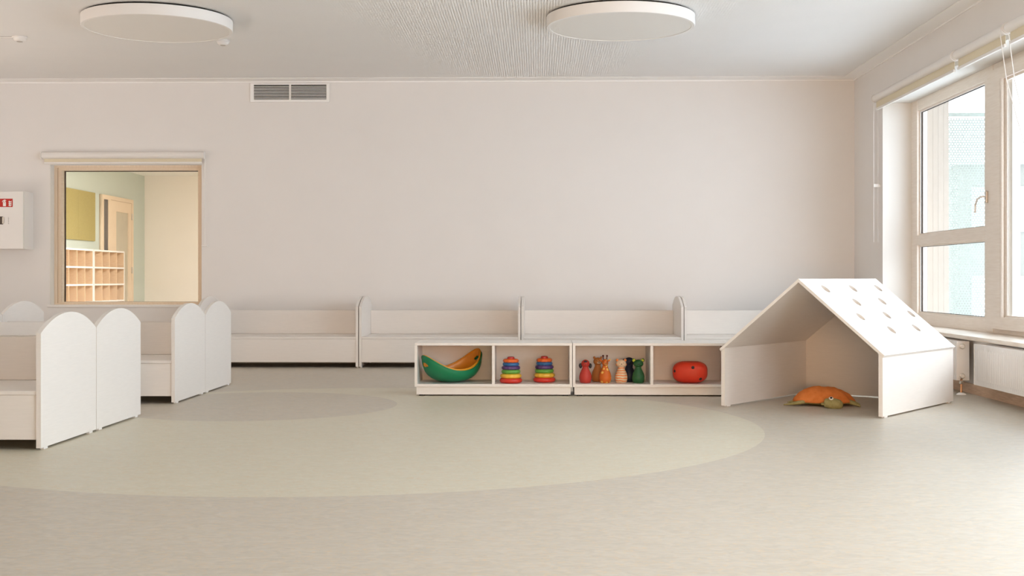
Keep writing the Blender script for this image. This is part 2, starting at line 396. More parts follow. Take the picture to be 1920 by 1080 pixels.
# ------------------------------------------------------------------ the next room
GX, EY = -7.813, 24.66
struct(obj('floor_corridor', B(GX-.2, -1.8, WY+.24, EY+.2, -.12, 0), 'floor'))
struct(obj('ceiling_corridor', B(GX-.2, -1.8, WY+.24, EY+.2, CZ, CZ+.2), 'ceil_plain'))
struct(obj('wall_corridor_side', B(GX-.2, GX, WY+.24, EY, 0, CZ), 'green_wall'))
struct(obj('wall_corridor_end', B(GX-.2, -1.8, EY, EY+.2, 0, CZ), 'cream_wall'))
struct(obj('wall_corridor_near', B(-2.0, -1.8, WY+.24, EY, 0, CZ), 'cream_wall'))
pb = tag(obj('pinboard', B(GX, GX+.035, 19.6, 20.988, 1.51, 2.36, bev=.001), 'pinboard'), 'mustard felt board, first of two panels on the sage wall', 'board')
pb['label'] = 'mustard yellow felt pinboard panel at the edge of the inner window'
tag(obj('pinboard', B(GX, GX+.035, 20.99, 21.80, 1.51, 2.36, bev=.001), 'pinboard'), 'mustard yellow felt pinboard panel next to the wooden door', 'board')
def cubby(y0, y1, label):
    t = thing('cubby_shelf', label, 'shelf', (GX+.19, (y0+y1)/2, 0), 0, 'pigeonhole shelves in the next room')
    x0, x1 = GX+.01, GX+.36
    P = lambda nm, bm, m: obj(nm, bm, m, t, world=True)
    P('back_panel', B(x0, x0+.01, y0+.02, y1-.02, .1, 1.33), 'birch')
    for y in (y0, y1-.03): P('side_panel', B(x0, x1, y, y+.03, .05, 1.34), 'white')
    P('plinth', B(x0, x1-.03, y0+.03, y1-.03, 0, .12), 'white')
    for z in (1.315, 1.025, .735, .445, .155): P('shelf', B(x0, x1, y0+.03, y1-.03, z, z+.028), 'white')
    n = 4; wd = (y1-y0-.06)/n
    for i in range(1, n):
        y = y0+.03+wd*i
        for z in (1.053, .763, .473, .183): P('divider', B(x0+.01, x1-.004, y-.008, y+.008, z, z+.262), 'birch')
    for i in (0, 1):
        y = (y0+.031, y1-.034)[i]
        for z in (1.053, .763, .473, .183): P('side_lining', B(x0+.01, x1-.004, y, y+.003, z, z+.262), 'birch')
    return t
cubby(19.33, 20.80, 'birch pigeonhole shelf unit under the mustard pinboards')
cubby(20.83, 22.38, 'birch pigeonhole shelf unit standing in front of the wooden door')
d1 = sroot('door_1', (GX, 22.95, 0))
D = lambda nm, bm, m, **k: obj(nm, bm, m, d1, world=True, **k)
D('door_frame', plate(rect(22.09, 23.80, 0, 2.36), [rect(22.17, 22.42, .05, 2.28), rect(22.54, 23.71, 0.005, 2.29)], .06, Matrix.Translation((GX, 0, 0)) @ YZ), 'pine_v')
D('sidelight', B(GX+.036, GX+.044, 22.16, 22.43, .04, 2.29), 'smoked')
lf = D('door_leaf', plate(rect(22.545, 23.705, .008, 2.285), [rect(22.85, 23.54, .25, 2.09)], .045, Matrix.Translation((GX+.005, 0, 0)) @ YZ), 'pine_v')
D('door_glass', B(GX+.024, GX+.032, 22.84, 23.55, .24, 2.10), 'frosted')
for z in (1.97, .95, .25):
    D('hinge', lathe([(0, 0), (.012, 0), (.012, .12), (0, .12)], 12, (GX+.062, 23.715, z)), 'steel', smooth=True)

# ------------------------------------------------------------------ outside the right-hand windows
e1 = thing('balcony_screen', 'turquoise perforated metal screen outside the window', 'screen', (4.24, 12.0, -.15))
def perf_sheet(x0, x1, z0, z1, y, t, pitch=.046):
    bm = bmesh.new(); nx = round((x1-x0)/pitch); px = (x1-x0)/nx; pz = pitch*.87; nz = int((z1-z0)/pz); k = 8
    for j in range(nz):
        for i in range(nx):
            off = px/2 if j % 2 else 0
            cx, cz = x0+px*(i+.5)+off, z0+pz*(j+.5)
            if cx+px/2 > x1+1e-6: continue
            sq = []; hl = []
            for q in range(k):
                a = 2*math.pi*q/k; ca, sa = math.cos(a), math.sin(a); s = max(abs(ca), abs(sa))
                sq.append(bm.verts.new((cx+ca/s*px/2, y, cz+sa/s*pz/2))); hl.append(bm.verts.new((cx+ca*px*.29, y, cz+sa*px*.29)))
            for q in range(k): bm.faces.new((sq[q], sq[(q+1) % k], hl[(q+1) % k], hl[q]))
    return bm
ps = obj('perforated_sheet', perf_sheet(3.92, 4.555, -.10, 2.40, 12.0, .003, .027), 'turq', e1, world=True)
sm = ps.modifiers.new('t', 'SOLIDIFY'); sm.thickness = .003
for x in (3.895, 4.555): obj('post', B(x, x+.025, 11.98, 12.02, -.15, 2.44), 'turq', e1, world=True)
for z in (2.405, ): obj('rail', B(3.92, 4.555, 11.985, 12.015, z, 2.44), 'turq', e1, world=True)
cl = sroot('wall_outside', (3.75, 12.0, 0))
for i in range(5):
    obj('board', B(3.622+.050*i, 3.622+.050*i+.0492, 11.79, 12.02+.002*(i % 2), -.15, 2.6, bev=.001), 'cladding', cl, world=True)
struct(obj('ceiling_balcony', B(3.62, 5.1, 5.4, 12.6, 2.60, 2.80), 'soffit'))
struct(obj('floor_balcony', B(3.62, 5.1, 5.4, 12.6, -.35, -.15), 'soffit'))
g = obj('snowy_ground', B(3.62, 70, -30, 90, -1.3, -1.1), 'snow'); g['kind'] = 'structure'
fh = thing('far_house', 'pale grey house far beyond the turquoise screen', 'building', (11.2, 29, -1.1))
obj('wall', B(9.4, 12.6, 28, 31, -1.1, 3.4), 'far_grey', fh, world=True)
bm = bmesh.new(); v_ = [bm.verts.new(p) for p in ((9.2, 27.8, 3.4), (12.8, 27.8, 3.4), (12.8, 31.2, 3.4), (9.2, 31.2, 3.4), (9.9, 29.5, 4.6), (12.1, 29.5, 4.6))]
for f_ in ((0, 1, 5, 4), (1, 2, 5), (2, 3, 4, 5), (3, 0, 4), (0, 1, 2, 3)): bm.faces.new([v_[q] for q in f_])
obj('roof', bm, 'snow', fh, world=True)
for x in (9.7, 10.6, 11.7):
    for z in (-.1, 1.9): obj('window', B(x, x+.6, 27.95, 28, z, z+1.0), 'snow', fh, world=True)
bt = thing('bare_tree', 'bare winter tree in front of the pink building', 'tree', (12.55, 32, -1.1))
obj('trunk', tube([(12.55, 32, -1.1), (12.6, 32, .6), (12.5, 32, 2.4), (12.62, 32, 4.2)], [.09, .07, .05, .015]), 'far_metal', bt, world=True)
rr_ = random.Random(8); bm = bmesh.new()
for k in range(26):
    z = rr_.uniform(.3, 3.8); a = rr_.uniform(0, 6.28); L_ = rr_.uniform(.5, 1.1)
    tube([(12.55, 32, z), (12.55+L_*.5*math.cos(a), 32+L_*.5*math.sin(a), z+L_*.35), (12.55+L_*math.cos(a), 32+L_*math.sin(a), z+L_*.9)], [.018, .012, .004], 5, bm)
bb = obj('branches', bm, 'far_metal', bt, world=True); bb['kind'] = 'stuff'
for z0_, z1_ in ((5.0, 4.7), (5.5, 5.35)):
    tag(obj('overhead_cable', tube([(4.5, 26, z0_+.4), (12, 26, z0_), (20, 26, z1_)], .010, 6), 'far_metal'), ('upper' if z0_ > 5.2 else 'lower')+' of two thin overhead cables crossing the sky outside the window', 'cable', 'overhead cables')
fb = thing('far_building', 'pink brick building seen through the open edge of the window', 'building', (20, 45, -1.1))
obj('wall', B(16.2, 31, 42, 44, -1.1, 5.4), 'far_brick', fb, world=True)
obj('roof_edge', B(16.1, 31.2, 41.9, 44.1, 5.4, 5.7), 'far_white', fb, world=True)
for x in (17.0, 19.2, 21.4, 23.6):
    for z in (-.2, 2.4):
        f_ = obj('window', B(x+.55, x+1.75, 41.93, 42.0, z, z+1.6), 'far_white', fb, world=True)
        p_ = obj('pane', B(x+.65, x+1.65, 41.90, 41.93, z+.1, z+1.5), 'far_glass', fb, world=True); p_.parent = f_
cr = thing('parked_van', 'white van parked in the snow beyond the window', 'vehicle', (13.3, 34, -1.1))
obj('body', B(12.2, 16.4, 33.2, 35.0, -.75, .95, bev=.18), 'far_white', cr, world=True, smooth=True)
obj('windscreen', B(12.5, 15.6, 33.17, 33.25, .25, .75, bev=.02), 'far_glass', cr, world=True)
for x in (13.0, 15.4): obj('wheel', lathe([(0, 0), (.34, 0), (.36, .05), (.36, .2), (0, .22)], 20, (x, 33.1, -.76), axis='y'), 'far_metal', cr, world=True, smooth=True)

# ------------------------------------------------------------------ roller blinds
def blind(name, p0, p1, axis, drop, label, cordend=None):
    """tube along axis between p0 and p1; fabric hangs `drop` below it"""
    t = thing('roller_blind', label, 'blind', p0)
    P = lambda nm, bm, m, **k: obj(nm, bm, m, t, world=True, **k)
    L = (Vector(p1)-Vector(p0)).length; r = .036
    P('roller_tube', lathe([(0, .012), (r, .012), (r, L-.012), (0, L-.012)], 28, p0, axis=axis), 'white_metal', smooth=True)
    for s in (0, L-.010):
        P('end_cap', lathe([(0, s), (r+.005, s), (r+.005, s+.009), (0, s+.009)], 24, p0, axis=axis), 'white_metal', smooth=True)
    if axis == 'x':
        P('fabric', B(p0[0]+.03, p1[0]-.03, p0[1]+.002, p0[1]+.004, p0[2]-drop, p0[2]), 'fabric')
        P('bottom_bar', B(p0[0]+.03, p1[0]-.03, p0[1]-.006, p0[1]+.012, p0[2]-drop-.014, p0[2]-drop+.006, bev=.003), 'white_metal')
    else:
        P('fabric', B(p0[0]+.002, p0[0]+.004, p0[1]+.03, p1[1]-.03, p0[2]-drop, p0[2]), 'fabric')
        P('bottom_bar', B(p0[0]-.006, p0[0]+.012, p0[1]+.03, p1[1]-.03, p0[2]-drop-.018, p0[2]-drop+.004, bev=.003), 'white_metal')
    return t, P
bxr = WX-.045
b, P = blind('b', (bxr, 9.60, 2.56), (bxr, 11.86, 2.56), 'y', .10, 'long roller blind rolled up above the two-pane window by the corner')
P('pull_cord', tube([(bxr-.02, 11.84, 2.55), (bxr-.02, 11.84, 1.2)], .0025), 'cord')
P('pull_cord', tube([(bxr+.02, 11.84, 2.55), (bxr+.02, 11.84, 1.2)], .0025), 'cord')
P('wall_clip', B(bxr-.022, WX-.001, 11.834, 11.846, 1.72, 1.75, bev=.003), 'white_metal')
b, P = blind('b', (bxr, 8.56, 2.56), (bxr, 9.57, 2.56), 'y', .10, 'short roller blind rolled up above the window with the handle')
P('pull_cord', tube([(bxr-.03, 8.60, 2.53), (bxr-.015, 8.52, 2.2), (bxr+.03, 8.33, 1.75), (bxr+.05, 8.1, 1.2)], .0035), 'cord', smooth=True)
P('pull_cord', tube([(bxr+.0, 8.53, 2.53), (bxr+.015, 8.46, 2.2), (bxr+.05, 8.29, 1.75), (bxr+.05, 8.1, 1.2)], .0035), 'cord', smooth=True)
b, P = blind('b', (bxr, 6.2, 2.56), (bxr, 8.53, 2.56), 'y', .10, 'roller blind cut off by the right edge of the photo')
b, P = blind('b', (-5.115, WY-.05, 2.127), (-3.42, WY-.05, 2.127), 'x', .075, 'white roller blind above the inner window with pale pine frame')
P('pull_cord', tube([(-3.425, WY-.03, 2.10), (-3.425, WY-.03, 1.19)], .004), 'cord')
P('wall_clip', B(-3.46, -3.40, WY-.03, WY, 1.185, 1.20, bev=.003), 'white_metal')

# ------------------------------------------------------------------ ceiling fittings
def lamp(x, y, label):
    t = thing('ceiling_lamp', label, 'lamp', (x, y, CZ), 0, 'round ceiling lamps')
    r = .572; z = -.094
    obj('lamp_housing', lathe([(r-.010, -.012), (r, -.014), (r, z+.006), (r-.004, z), (r-.026, z), (r-.026, z+.006), (r-.026, -.01)], 96), 'lampring', t, smooth=True)
    obj('diffuser', lathe([(r-.024, z+.003), (r*.5, z+.002), (0, z+.002)], 96), 'lamp', t, smooth=True)
    obj('gap_shade_disc', lathe([(0, -.014), (r-.02, -.014), (r-.02, 0), (0, 0)], 64), 'black', t)  # black disc paints the shaded gap between housing and ceiling
lamp(-2.957, 9.66, 'large white drum ceiling lamp on the side of the inner window')
lamp(.646, 9.66, 'large white drum ceiling lamp on the side of the playhouse')
def detector(x, y, label, r):
    t = thing('smoke_detector', label, 'detector', (x, y, CZ), 0, 'ceiling detectors')
    obj('base', lathe([(0, 0), (r, 0), (r, -.012), (r-.004, -.016), (0, -.016)], 28), 'white_metal', t, smooth=True)
    obj('dome', lathe([(r*.86, -.016), (r*.80, -.026), (r*.6, -.037), (r*.25, -.042), (0, -.042)], 28), 'white_metal', t, smooth=True)
    obj('sensor_ring', lathe([(r*.40, -.040), (r*.40, -.044), (r*.28, -.046), (0, -.046)], 20), 'steel', t, smooth=True)
    return t
t = detector(-4.357, 10.413, 'small white ceiling detector with a cable run at the left edge of the photo', .062)
obj('cable_duct', B(-.9, -.055, -.012, .012, -.012, 0, bev=.002), 'white_metal', t)
detector(-2.687, 10.612, 'small white smoke detector just behind a drum ceiling lamp', .058)

# ------------------------------------------------------------------ vent grille on the back wall
vx0, vx1, vz0, vz1 = -2.955, -2.138, 2.678, 2.868
t = thing('vent_grille', 'white double louvred vent grille high on the back wall', 'vent', ((vx0+vx1)/2, WY, vz0))
P = lambda nm, bm, m, **k: obj(nm, bm, m, t, world=True, **k)
ix0, ix1, iz0, iz1 = vx0+.034, vx1-.030, vz0+.022, vz1-.014
P('frame', plate(rect(vx0, vx1, vz0, vz1), [rect(ix0, ix1, iz0, iz1)], .016, Matrix.Translation((0, WY-.018, 0)) @ XZ), 'ceil_plain')
P('duct_shade', B(ix0, ix1, WY-.004, WY-.001, iz0, iz1), 'black')  # black sheet on the uncut wall, painting the shade behind the slats
xm = (ix0+ix1)/2
P('centre_bar', B(xm-.009, xm+.009, WY-.020, WY-.004, iz0, iz1), 'white_metal')
pit = (iz1-iz0)/9.6
for xa, xb in ((ix0, xm-.009), (xm+.009, ix1)):
    for k in range(9):
        z = iz0+.004+pit*(k+.35)
        bm = bmesh.new(); box(bm, xa, xb, -.0008, .0008, -.0042, .0042)
        bm.transform(Matrix.Translation((0, WY-.012, z)) @ Matrix.Rotation(R(-35), 4, 'X'))
        P('slat', bm, 'ceil_plain')

# ------------------------------------------------------------------ fire-extinguisher cabinet
t = thing('extinguisher_cabinet', 'white wall cabinet with a red fire extinguisher sign', 'cabinet', (-5.5, WY, 1.16))
P = lambda nm, bm, m, **k: obj(nm, bm, m, t, world=True, **k)
cx1 = -5.216; cx0 = -5.80; cy = 12.56; z0, z1 = 1.155, 1.745
P('case', B(cx0, cx1, cy+.022, WY, z0, z1, bev=.003), 'white_metal')
dr = P('door', B(cx0, cx1-.004, cy, cy+.019, z0+.002, z1-.002, bev=.004), 'white_metal')
def flat(pts, name, m, parent, y, t_=.0012):
    o = obj(name, plate(pts, [], t_, Matrix.Translation((0, y, 0)) @ XZ), m, t, world=True); 
    if parent is not None: o.parent = parent
    return o
sx = lambda u: -5.4455 + (u-0)*.00540      # door face: 1 px = 5.4 mm from the photo edge
sz = lambda v: .86+(521.5-v)*.005377
sgx0, sgx1, sgz0, sgz1 = sx(-1), sx(21.8), sz(387), sz(371.3)
fy_ = cy-.0014
flat(rect(sgx0-.018, sgx1, sgz0, sgz1), 'sign', 'sign_red', dr, fy_)
f2 = cy-.0028
# extinguisher pictogram: body, neck, hose; flames beside it
ex = sx(6.4)
flat([(ex-.015, sgz0+.008), (ex+.015, sgz0+.008), (ex+.015, sgz0+.048), (ex+.008, sgz0+.058), (ex-.008, sgz0+.058), (ex-.015, sgz0+.048)], 'pictogram', 'sign_white', dr, f2)
flat([(ex-.004, sgz0+.060), (ex+.020, sgz0+.064), (ex+.012, sgz0+.070), (ex+.003, sgz0+.076), (ex-.010, sgz0+.070), (ex-.022, sgz0+.062), (ex-.024, sgz0+.050), (ex-.019, sgz0+.050), (ex-.016, sgz0+.062)], 'pictogram', 'sign_white', dr, f2)
flat(rect(ex-.008, ex+.008, sgz0+.043, sgz0+.047), 'pictogram', 'sign_red', dr, f2-.0014)
for k, dz in enumerate((.008, .026, .044)):
    fx = sx(16.8)
    flat([(fx-.016, sgz0+dz+.010), (fx-.010, sgz0+dz+.003), (fx+.004, sgz0+dz), (fx+.016, sgz0+dz+.008), (fx+.017, sgz0+dz+.020), (fx+.008, sgz0+dz+.012), (fx-.002, sgz0+dz+.014), (fx-.006, sgz0+dz+.022)], 'pictogram', 'sign_white', dr, f2)
lk = P('latch', B(sx(-3), sx(3.6), cy-.006, cy, sz(420), sz(405), bev=.002), 'seal'); lk.parent = dr
lk2 = P('latch_plate', B(sx(2.3), sx(5.4), cy-.009, cy, sz(418.5), sz(406), bev=.002), 'steel'); lk2.parent = dr
# the small upright caption beside the latch
bm = bmesh.new(); zc = sz(419)
for k, (h_, w_) in enumerate(((.008, .010), (.004, .007), (.009, .007), (.004, .009), (.010, .007), (.005, .007), (.008, .009), (.004, .006))):
    box(bm, sx(13.2), sx(13.2)+w_, cy-.0008, cy-.0001, zc, zc+.0022)
    box(bm, sx(13.2)+w_*.5, sx(13.2)+w_*.5+.002, cy-.0008, cy-.0001, zc, zc+h_*.7)
    zc += .0092
cp = P('caption', bm, 'ink'); cp.parent = dr

# ------------------------------------------------------------------ radiators under the sill
def radiator(y0, y1, label):
    t = thing('radiator', label, 'radiator', (3.15, (y0+y1)/2, .1), 0, 'white panel radiators')
    P = lambda nm, bm, m, **k: obj(nm, bm, m, t, world=True, **k)
    xf, xb, z0, z1 = 3.105, 3.205, .102, .392
    # fluted face
    pitch = .0333; bm = bmesh.new(); n = int((y1-y0-.05)/pitch); ys = []
    for i in range(n):
        b0 = y0+.025+i*pitch
        ys += [(b0, 0), (b0+pitch*.18, 0), (b0+pitch*.36, .007), (b0+pitch*.64, .007), (b0+pitch*.82, 0)]
    ys.append((y0+.025+n*pitch, 0)); ys = [(y0, 0)]+ys+[(y1, 0)]
    zs = [(z0, 0), (z0+.030, 0), (z0+.042, 1), (z1-.044, 1), (z1-.032, 0), (z1, 0)]
    vv = [[bm.verts.new((xf-.0+d*f_*-1+.007, y, z)) for z, f_ in zs] for y, d in ys]
    for a, b_ in zip(vv, vv[1:]):
        for k in range(len(zs)-1): bm.faces.new((a[k], b_[k], b_[k+1], a[k+1]))
    P('fluted_panel', bm, 'white_metal', smooth=True)
    P('rear_panel', B(xb-.012, xb, y0, y1, z0, z1, bev=.002), 'white_metal')
    P('core', B(xf+.012, xb-.013, y0+.02, y1-.02, z0+.02, z1-.03), 'white_metal')
    bm = bmesh.new(); k = y0
    while k < y1-.04:
        box(bm, xf+.012, xb-.014, k, k+.010, z1-.008, z1-.002); k += .022
    P('top_grille', bm, 'white_metal')
    P('top_edge', boxes([(xf+.006, xf+.012, y0, y1, z1-.012, z1), (xb-.014, xb-.010, y0, y1, z1-.012, z1)]), 'white_metal')
    for y in (y0, y1): P('side_cover', B(xf+.004, xb-.002, y-.003 if y == y0 else y, y if y == y0 else y+.003, z0, z1, bev=.001), 'white_metal')
    for y in (y0+.3, y1-.3): P('bracket', B(xb-.01, WX-.002, y, y+.03, z0+.05, z1-.05), 'white_metal')
    return t, P
rt, P = radiator(9.30, 11.6, 'white radiator whose flat end shows behind the playhouse corner')
for z in (.355, .135):
    P('end_plug', torus(.016, .0028, bm=None), 'steel', smooth=True) if 0 else None
    bm = torus(.0175, .003, n=24, k=8); bm.transform(Matrix.Translation((3.150, 9.292, z)) @ Matrix.Rotation(R(90), 4, 'X')); P('end_ring', bm, 'steel', smooth=True)
    P('end_plug', lathe([(0, -.004), (.014, -.003), (.015, 0), (.015, .006)], 20, (3.150, 9.288, z), axis='y'), 'white_metal', smooth=True)
P('supply_pipe', tube([(3.135, 9.27, .0), (3.135, 9.27, .075), (3.14, 9.285, .10), (3.15, 9.31, .115)], .009), 'copper', smooth=True)
P('valve_nut', lathe([(0, 0), (.014, 0), (.016, .004), (.016, .018), (.014, .022), (0, .022)], 6, (3.135, 9.27, .078)), 'steel')
P('pipe_collar', lathe([(.010, .016), (.018, .014), (.034, .004), (.036, 0)], 24, (3.135, 9.27, 0)), 'white_metal', smooth=True)
radiator(6.3, 8.93, 'white fluted radiator under the sill at the right edge of the photo')

# ------------------------------------------------------------------ benches with arched end panels
BL, BD = 1.550, .787
def arch_outline(d, zb, zs, zt, n=28):
    rise = zt-zs; rad = (d*d/4+rise*rise)/(2*rise); cyy = d/2; czz = zt-rad
    a0 = math.asin(d/2/rad)
    pts = [(0, zb), (d, zb)]
    for i in range(n+1):
        a = a0-2*a0*i/n; pts.append((cyy+rad*math.sin(a), czz+rad*math.cos(a)))
    return pts
BG = 'arched white nap benches'
def make_bench(label):
    t = thing('arched_bench', label, 'bench', (0, 0, 0), 0, BG)
    ol = arch_outline(BD-.010, .011, .5845, .682)
    for x in (0, BL-.024):
        bm = plate(ol, [], .024, Matrix.Translation((x, .005, 0)) @ YZ)
        obj('end_panel', bm, 'white', t, smooth=True)
        for y in (.05, BD-.10):
            obj('foot_glide', B(x+.003, x+.021, y, y+.05, 0, .012), 'white_metal', t)
    obj('seat', B(.0245, BL-.0245, .010, .70, .276, .296, bev=.002), 'white', t)
    obj('front_board', B(.0245, BL-.0245, .014, .034, .052, .2755, bev=.002), 'white', t)
    obj('backrest', B(.0245, BL-.0245, .68, .702, .297, .535, bev=.002), 'white', t)
    obj('rear_board', B(.0245, BL-.0245, .66, .68, .03, .2755), 'white', t)
    return t
b0 = make_bench('white arched bench on the back wall, left end under the inner window')
YB = 11.91
b0.location = (-3.264, YB, 0)
dup(b0, (-1.706, YB, 0), 0, 'white arched bench on the back wall, behind the shelf with the green bowl')
dup(b0, (-.150, YB, 0), 0, 'white arched bench on the back wall, behind the animal skittles shelf')
dup(b0, (1.406, YB, 0), 0, 'white arched bench on the back wall, mostly hidden behind the playhouse')
X1 = -2.474
dup(b0, (X1-BL, 6.162, 0), 0, 'white arched bench nearest the camera, seat facing the camera, cut off by the photo edge')
dup(b0, (X1, 6.162+2*BD, 0), math.pi, 'white arched bench turned away, back to back with the bench nearest the camera')
dup(b0, (X1-BL, 8.462, 0), 0, 'white arched bench in the second back-to-back pair, facing the camera')
dup(b0, (X1, 8.462+2*BD, 0), math.pi, 'white arched bench in the second back-to-back pair, facing the back wall')

# ------------------------------------------------------------------ low toy shelves
CWID, CD, CH = 1.149, .42, .387
def make_shelf(label):
    t = thing('low_toy_shelf', label, 'shelf', (0, 0, 0), 0, 'low open toy shelves')
    obj('top_board', B(0, CWID, 0, CD, CH-.019, CH, bev=.0015), 'white', t)
    for x in (0, CWID-.019): obj('side_panel', B(x, x+.019, 0, CD-.008, .067, CH-.019), 'white', t)
    obj('base_board', B(.019, CWID-.019, 0, CD-.01, .067, .087, bev=.0015), 'white', t)
    obj('divider', B(CWID/2-.010, CWID/2+.010, .004, CD-.01, .087, CH-.019), 'white', t)
    obj('back_panel', B(.0, CWID, CD-.008, CD, .067, CH-.019), 'white', t)
    obj('plinth', B(.012, CWID-.012, .012, CD-.02, .010, .067), 'white', t)
    for x in (.03, CWID-.07):
        for y in (.03, CD-.08): obj('foot_glide', B(x, x+.04, y, y+.04, 0, .010), 'black', t)
    return t
CYF = 9.075
s0 = make_shelf('low white open shelf holding the green bowl and the ring stackers'); s0.location = (-.892, CYF, 0)
dup(s0, (.261, CYF, 0), 0, 'low white open shelf holding the animal skittles and the red spotted toy')

# ------------------------------------------------------------------ playhouse
HA = (1.2305, 8.344); HW, HD_ = 1.111, 1.268; HT = R(-37.1)
t = thing('playhouse', 'white gabled playhouse with round holes in its roof', 'playhouse', (HA[0], HA[1], 0), HT)
th = .026; ez = .398; rz = .856; tr_ = .018
sl = math.atan2(rz-ez, HW/2); ct = math.cos(sl); st = math.sin(sl)
def wall_top(x): return ez - tr_/ct + (min(x, HW-x))*math.tan(sl)
def gab(x0, x1, m=.0):
    return
for nm, x0 in (('side_wall', 0), ('side_wall', HW-th)):
    xi = x0+th if x0 == 0 else x0; xo = 0 if x0 == 0 else HW
    bm = bmesh.new()
    zs = {xi: wall_top(xi)-.001, xo: wall_top(xo)-.001}
    vs = []
    for y in (0, HD_):
        vs.append([bm.verts.new(p) for p in ((xo, y, .010), (xi, y, .010), (xi, y, zs[xi]), (xo, y, zs[xo]))])
    for k in range(4): bm.faces.new((vs[0][k], vs[0][(k+1) % 4], vs[1][(k+1) % 4], vs[1][k]))
    bm.faces.new(vs[0]); bm.faces.new(vs[1])
    wl = obj(nm, bm, 'white', t)
    for y in (.04, HD_-.09): obj('foot_glide', B(min(xi, xo)+.004, max(xi, xo)-.004, y, y+.05, 0, .011), 'white_metal', t)
gx0, gx1 = th+.001, HW-th-.001
obj('gable_panel', plate([(gx0, .010), (gx1, .010), (gx1, wall_top(gx1)-.001), (HW/2, wall_top(HW/2)-.001), (gx0, wall_top(gx0)-.001)], [], .02, Matrix.Translation((0, HD_-.02, 0)) @ XZ), 'white', t)
Ls = HW/2/ct
hol = [(.235, .103), (.676, .103), (1.114, .104), (.480, .244), (.917, .244), (.287, .383), (.726, .384), (1.168, .385), (.531, .525), (.971, .526)]
ov = .018
def slope(sgn, holes, name, lab=None):
    # board coordinates: u along ridge (local y), v down the slope
    ax = Matrix(((0, sgn*ct, sgn*st, HW/2), (1, 0, 0, 0), (0, -st, ct, rz), (0, 0, 0, 1)))
    ol = rect(-.002, HD_+.002, 0, Ls+ov)
    bm = plate(ol, [circ(u, v, .036) for u, v in holes], tr_, ax @ Matrix.Translation((0, 0, -tr_)))
    # mitre at the ridge
    for v in bm.verts:
        if (sgn*(v.co.x-HW/2)) < -1e-3:
            v.co.x = HW/2+sgn*.0005; v.co.z = rz-tr_/ct
    o = obj(name, bm, 'white', t, smooth=True)
    if lab: o['label'] = lab
    return o
slope(1, hol, 'roof_board', 'roof board pierced with ten round holes')
slope(-1, [], 'roof_board')

# ------------------------------------------------------------------ plush turtle on the floor of the playhouse
t = thing('plush_turtle', 'plush turtle with an orange shell lying on the floor inside the playhouse', 'toy', (1.945, 8.50, 0), R(-6))
def shell():
    bm = bmesh.new(); nu, nv = 56, 18; rnd = random.Random(3); g = []
    ph = [rnd.uniform(0, 6.28) for _ in range(6)]
    for j in range(nv+1):
        f_ = j/nv; row = []
        for i in range(nu):
            a = 2*math.pi*i/nu
            rim = 1+.025*math.sin(7*a+ph[0])+.02*math.sin(11*a+ph[1])
            rr = f_**.86
            x = .208*rr*math.cos(a)*rim; y = .150*rr*math.sin(a)*rim
            z = .030+.094*(1-f_**2.5)+.012*rr*math.cos(a+2.6)*(1-f_)
            wv = .0022*math.sin(9*x*14+ph[2])*math.cos(y*40+ph[3])+.0022*math.sin(x*62+y*50+ph[4])
            z += wv*(1-.2*f_)
            if f_ > .96: z -= .005
            row.append(bm.verts.new((x, y, z)))
        g.append(row)
    for j in range(nv):
        for i in range(nu): bm.faces.new((g[j][i], g[j][(i+1) % nu], g[j+1][(i+1) % nu], g[j+1][i]))
    bot = bm.verts.new((0, 0, .024))
    for i in range(nu): bm.faces.new((g[nv][i], g[nv][(i+1) % nu], bot))
    bmesh.ops.remove_doubles(bm, verts=bm.verts, dist=.0004)
    return bm
obj('shell', shell(), 'orange_shell', t, smooth='all')
bm = sphere((0, 0, .026), 1, (.188, .135, .026), n=32)
obj('belly', bm, 'olive', t, smooth='all')
def flipper(base, tip, wd, name='flipper'):
    b_, e_ = Vector(base), Vector(tip); d = (e_-b_); n = 12; bm = bmesh.new(); side = Vector((-d.y, d.x, 0)).normalized(); rings = []
    for i in range(n+1):
        f_ = i/n; c = b_+d*f_+side*.018*math.sin(f_*math.pi); r = wd*max(.04, math.sin(min(1, (1-f_)*1.05+.05)*math.pi*.62))
        h = max(.004, .017*(1-f_)**.6)
        rings.append([bm.verts.new(c+side*r*math.cos(a)+Vector((0, 0, h*math.sin(a)+max(0, .0)))) for a in (2*math.pi*k/12 for k in range(12))])
    for a_, c_ in zip(rings, rings[1:]):
        for k in range(12): bm.faces.new((a_[k], a_[(k+1) % 12], c_[(k+1) % 12], c_[k]))
    bm.faces.new(rings[0]); bm.faces.new(rings[-1])
    obj(name, bm, 'olive', t, smooth='all')
flipper((-.125, -.07, .030), (-.272, -.085, .006), .034)
flipper((.150, -.060, .030), (.222, -.150, .005), .032)
flipper((-.15, .05, .028), (-.235, .045, .010), .030, 'rear_flipper')
flipper((.15, .07, .028), (.23, .12, .008), .028, 'rear_flipper')
bm = bmesh.new()
hp = [(0, .02), (.008, .026), (.030, .032), (.062, .036), (.092, .031), (.106, .018), (.110, 0)]
prof = [(0, 0)]+[(r, x) for x, r in hp[1:-1]]+[(0, .112)]
lathe(prof, 24, (0, 0, 0), bm, axis='x')
bm.transform(Matrix.Translation((-.026, -.215, .036)) @ Matrix.Rotation(R(6), 4, 'Y') @ Matrix.Rotation(R(-14), 4, 'Z') @ Matrix.Diagonal((1.15, 1.1, 1.05, 1)))
obj('head', bm, 'olive', t, smooth='all')
obj('neck', tube([(.03, -.12, .034), (.015, -.165, .034), (.0, -.20, .032)], [.026, .028, .024], 14), 'olive', t, smooth='all')
bm = bmesh.new(); lathe([(0, .005), (.008, .0046), (.0135, .0025), (.015, 0), (0, 0)], 20, (0, 0, 0), bm)
